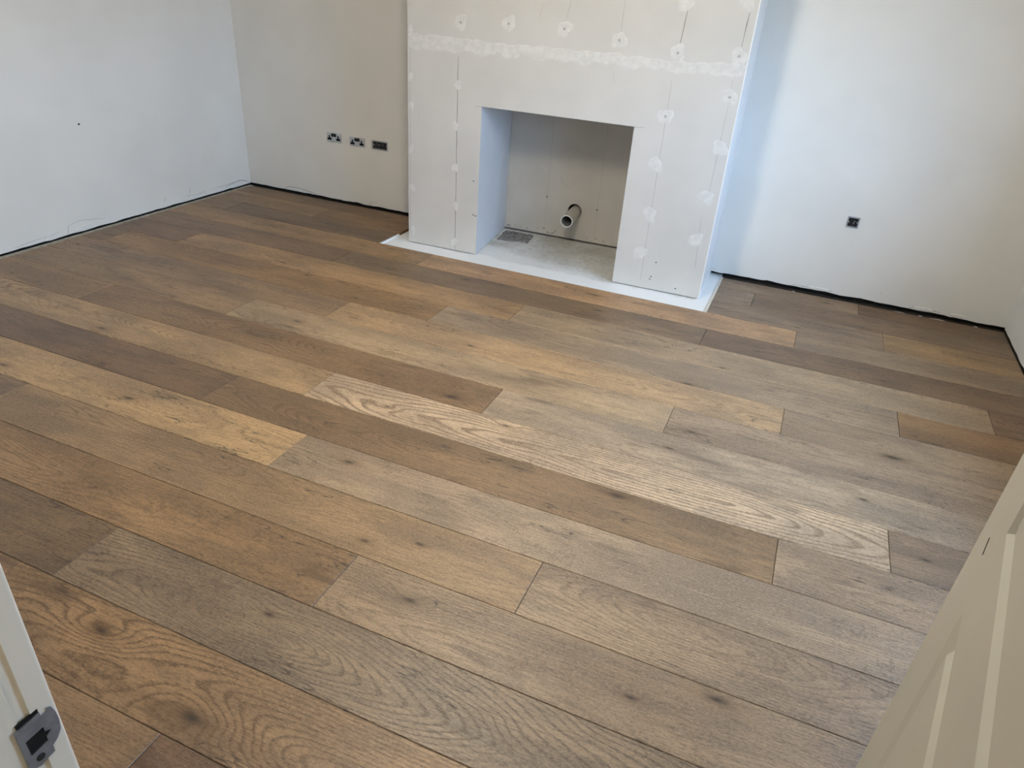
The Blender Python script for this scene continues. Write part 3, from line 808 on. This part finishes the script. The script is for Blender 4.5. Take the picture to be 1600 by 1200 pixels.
bm = bmesh.new()
ps = [(.988, .978), (.9925, .974), (1.008, .994), (1.0035, .998)]
f = [bm.verts.new(dm(u, z, .0004)) for u, z in ps]; bk = [bm.verts.new(dm(u, z, -.004)) for u, z in ps]
bm.faces.new(f)
for i in range(4): bm.faces.new((f[i], f[(i+1) % 4], bk[(i+1) % 4], bk[i]))
from_bm('handle_slot', bm, M['hole'], door)
for z in (.25, 1.0, 1.75):
    bm = bmesh.new(); add_tube(bm, (.012, U0-.006, z-.045), (.012, U0-.006, z+.045), .006, 12); from_bm('hinge', bm, M['steel'], door)

# ------------------------------------------------------------------ window in the right wall (beside the camera's view)
def make_window(name, label, loc, rz, ww, wh, wallin):
    win = bpy.data.objects.new(name, None); COL.objects.link(win)
    win.location = loc; win.rotation_euler = (0, 0, rz)
    tag(win, label, 'window', kind='structure')
    boxes('window_frame', [(0, .06, 0, ww, 0, .06), (0, .06, 0, ww, wh-.06, wh), (0, .06, 0, .06, .06, wh-.06), (0, .06, ww-.06, ww, .06, wh-.06)], M['upvc'], win)
    for k in (1, 2): box('mullion', 0, .06, ww*k/3-.03, ww*k/3+.03, .06, wh-.06, M['upvc'], win)
    for k in range(3): box('pane', .026, .032, ww*k/3+(.03 if k else .06), ww*(k+1)/3-(.03 if k < 2 else .06), .06, wh-.06, M['glass'], win)
    box('window_sill', -wallin-.04, 0, .002, ww-.002, -.025, 0, M['upvc'], win, .004)
make_window('window_1', 'white framed three-light window in the right wall', (XR+.20, WIN[0], WIN[2]), 0, WIN[1]-WIN[0], WIN[3]-WIN[2], .20)

# ------------------------------------------------------------------ pendant lamp in the middle of the room
PEND_POWER = 86.0
pend = bpy.data.objects.new('pendant_lamp', None); COL.objects.link(pend)
pend.location = (-1.12, 2.12, ZC)
tag(pend, 'opal globe pendant lamp hung close under the ceiling', 'ceiling light')
bm = bmesh.new(); add_tube(bm, (0, 0, -.03), (0, 0, 0), .05, 32); from_bm('ceiling_rose', bm, M['upvc'], pend, True)
bm = bmesh.new(); add_tube(bm, (0, 0, -.06), (0, 0, -.03), .012, 10); from_bm('stem', bm, M['upvc'], pend)
bm = bmesh.new(); add_tube(bm, (0, 0, -.08), (0, 0, -.05), .03, 24); from_bm('lamp_holder', bm, M['upvc'], pend, True)
gm, gnt, gb = new_mat('warm_opal_glass')
gb.inputs['Base Color'].default_value = (.8, .78, .74, 1)
gb.inputs['Emission Color'].default_value = (1.0, .91, .76, 1)
GR = .18
gb.inputs['Emission Strength'].default_value = PEND_POWER/(4*math.pi*math.pi*GR*GR)
bm = bmesh.new(); bmesh.ops.create_uvsphere(bm, u_segments=24, v_segments=14, radius=GR, matrix=Matrix.Translation((0, 0, -.23)))
from_bm('lamp_globe', bm, gm, pend, True)

hl = bpy.data.objects.new('hall_fill_lamp', None); COL.objects.link(hl)  # unseen lamp added behind the camera to warm and brighten the door frame
hl.location = (.10, -.75, ZC)
tag(hl, 'small round fill lamp added in the unseen hallway to warm the door frame', 'ceiling light')
bm = bmesh.new(); add_tube(bm, (0, 0, -.03), (0, 0, 0), .10, 32); from_bm('lamp_base', bm, M['upvc'], hl, True)
hm, hnt, hb = new_mat('hall_fill_glow')
hb.inputs['Base Color'].default_value = (.8, .78, .74, 1)
hb.inputs['Emission Color'].default_value = (1.0, .88, .70, 1)
hb.inputs['Emission Strength'].default_value = 20.0/(4*math.pi*math.pi*.09*.09)
bm = bmesh.new(); bmesh.ops.create_uvsphere(bm, u_segments=20, v_segments=12, radius=.09, matrix=Matrix.Translation((0, 0, -.10)))
from_bm('lamp_globe', bm, hm, hl, True)

# ------------------------------------------------------------------ plaster crumbs along the right alcove gap
rc = random.Random(6)
CR = [(.735, 4.738, .045, .006), (.855, 4.745, .012, .010), (.95, 4.742, .05, .006), (.10, 4.742, .010, .008), (1.16, 4.745, .012, .008)]
names = ['long white plaster sliver lying in the dark gap of the right alcove, nearest its middle', 'small white plaster crumb beside the long slivers under the right alcove wall',
         'long white plaster sliver in the right alcove gap nearer the right corner', 'tiny white plaster crumb in the right alcove gap nearest the chimney breast', 'small plaster crumb in the gap close to the right corner']
for (x, y, rx, ry), lb in zip(CR, names):
    bm = bmesh.new()
    bmesh.ops.create_icosphere(bm, subdivisions=2, radius=1.0)
    for v in bm.verts:
        k = 1+.25*noise.noise(v.co*2.1+Vector((x*9, 0, 0)))
        v.co = Vector((v.co.x*rx*k, v.co.y*ry*k, v.co.z*.005*k))
    o = from_bm('plaster_crumb', bm, M['chip'])
    o.location = (x, y, -.0105)
    tag(o, lb, 'plaster crumb', 'plaster crumbs in the wall gap')
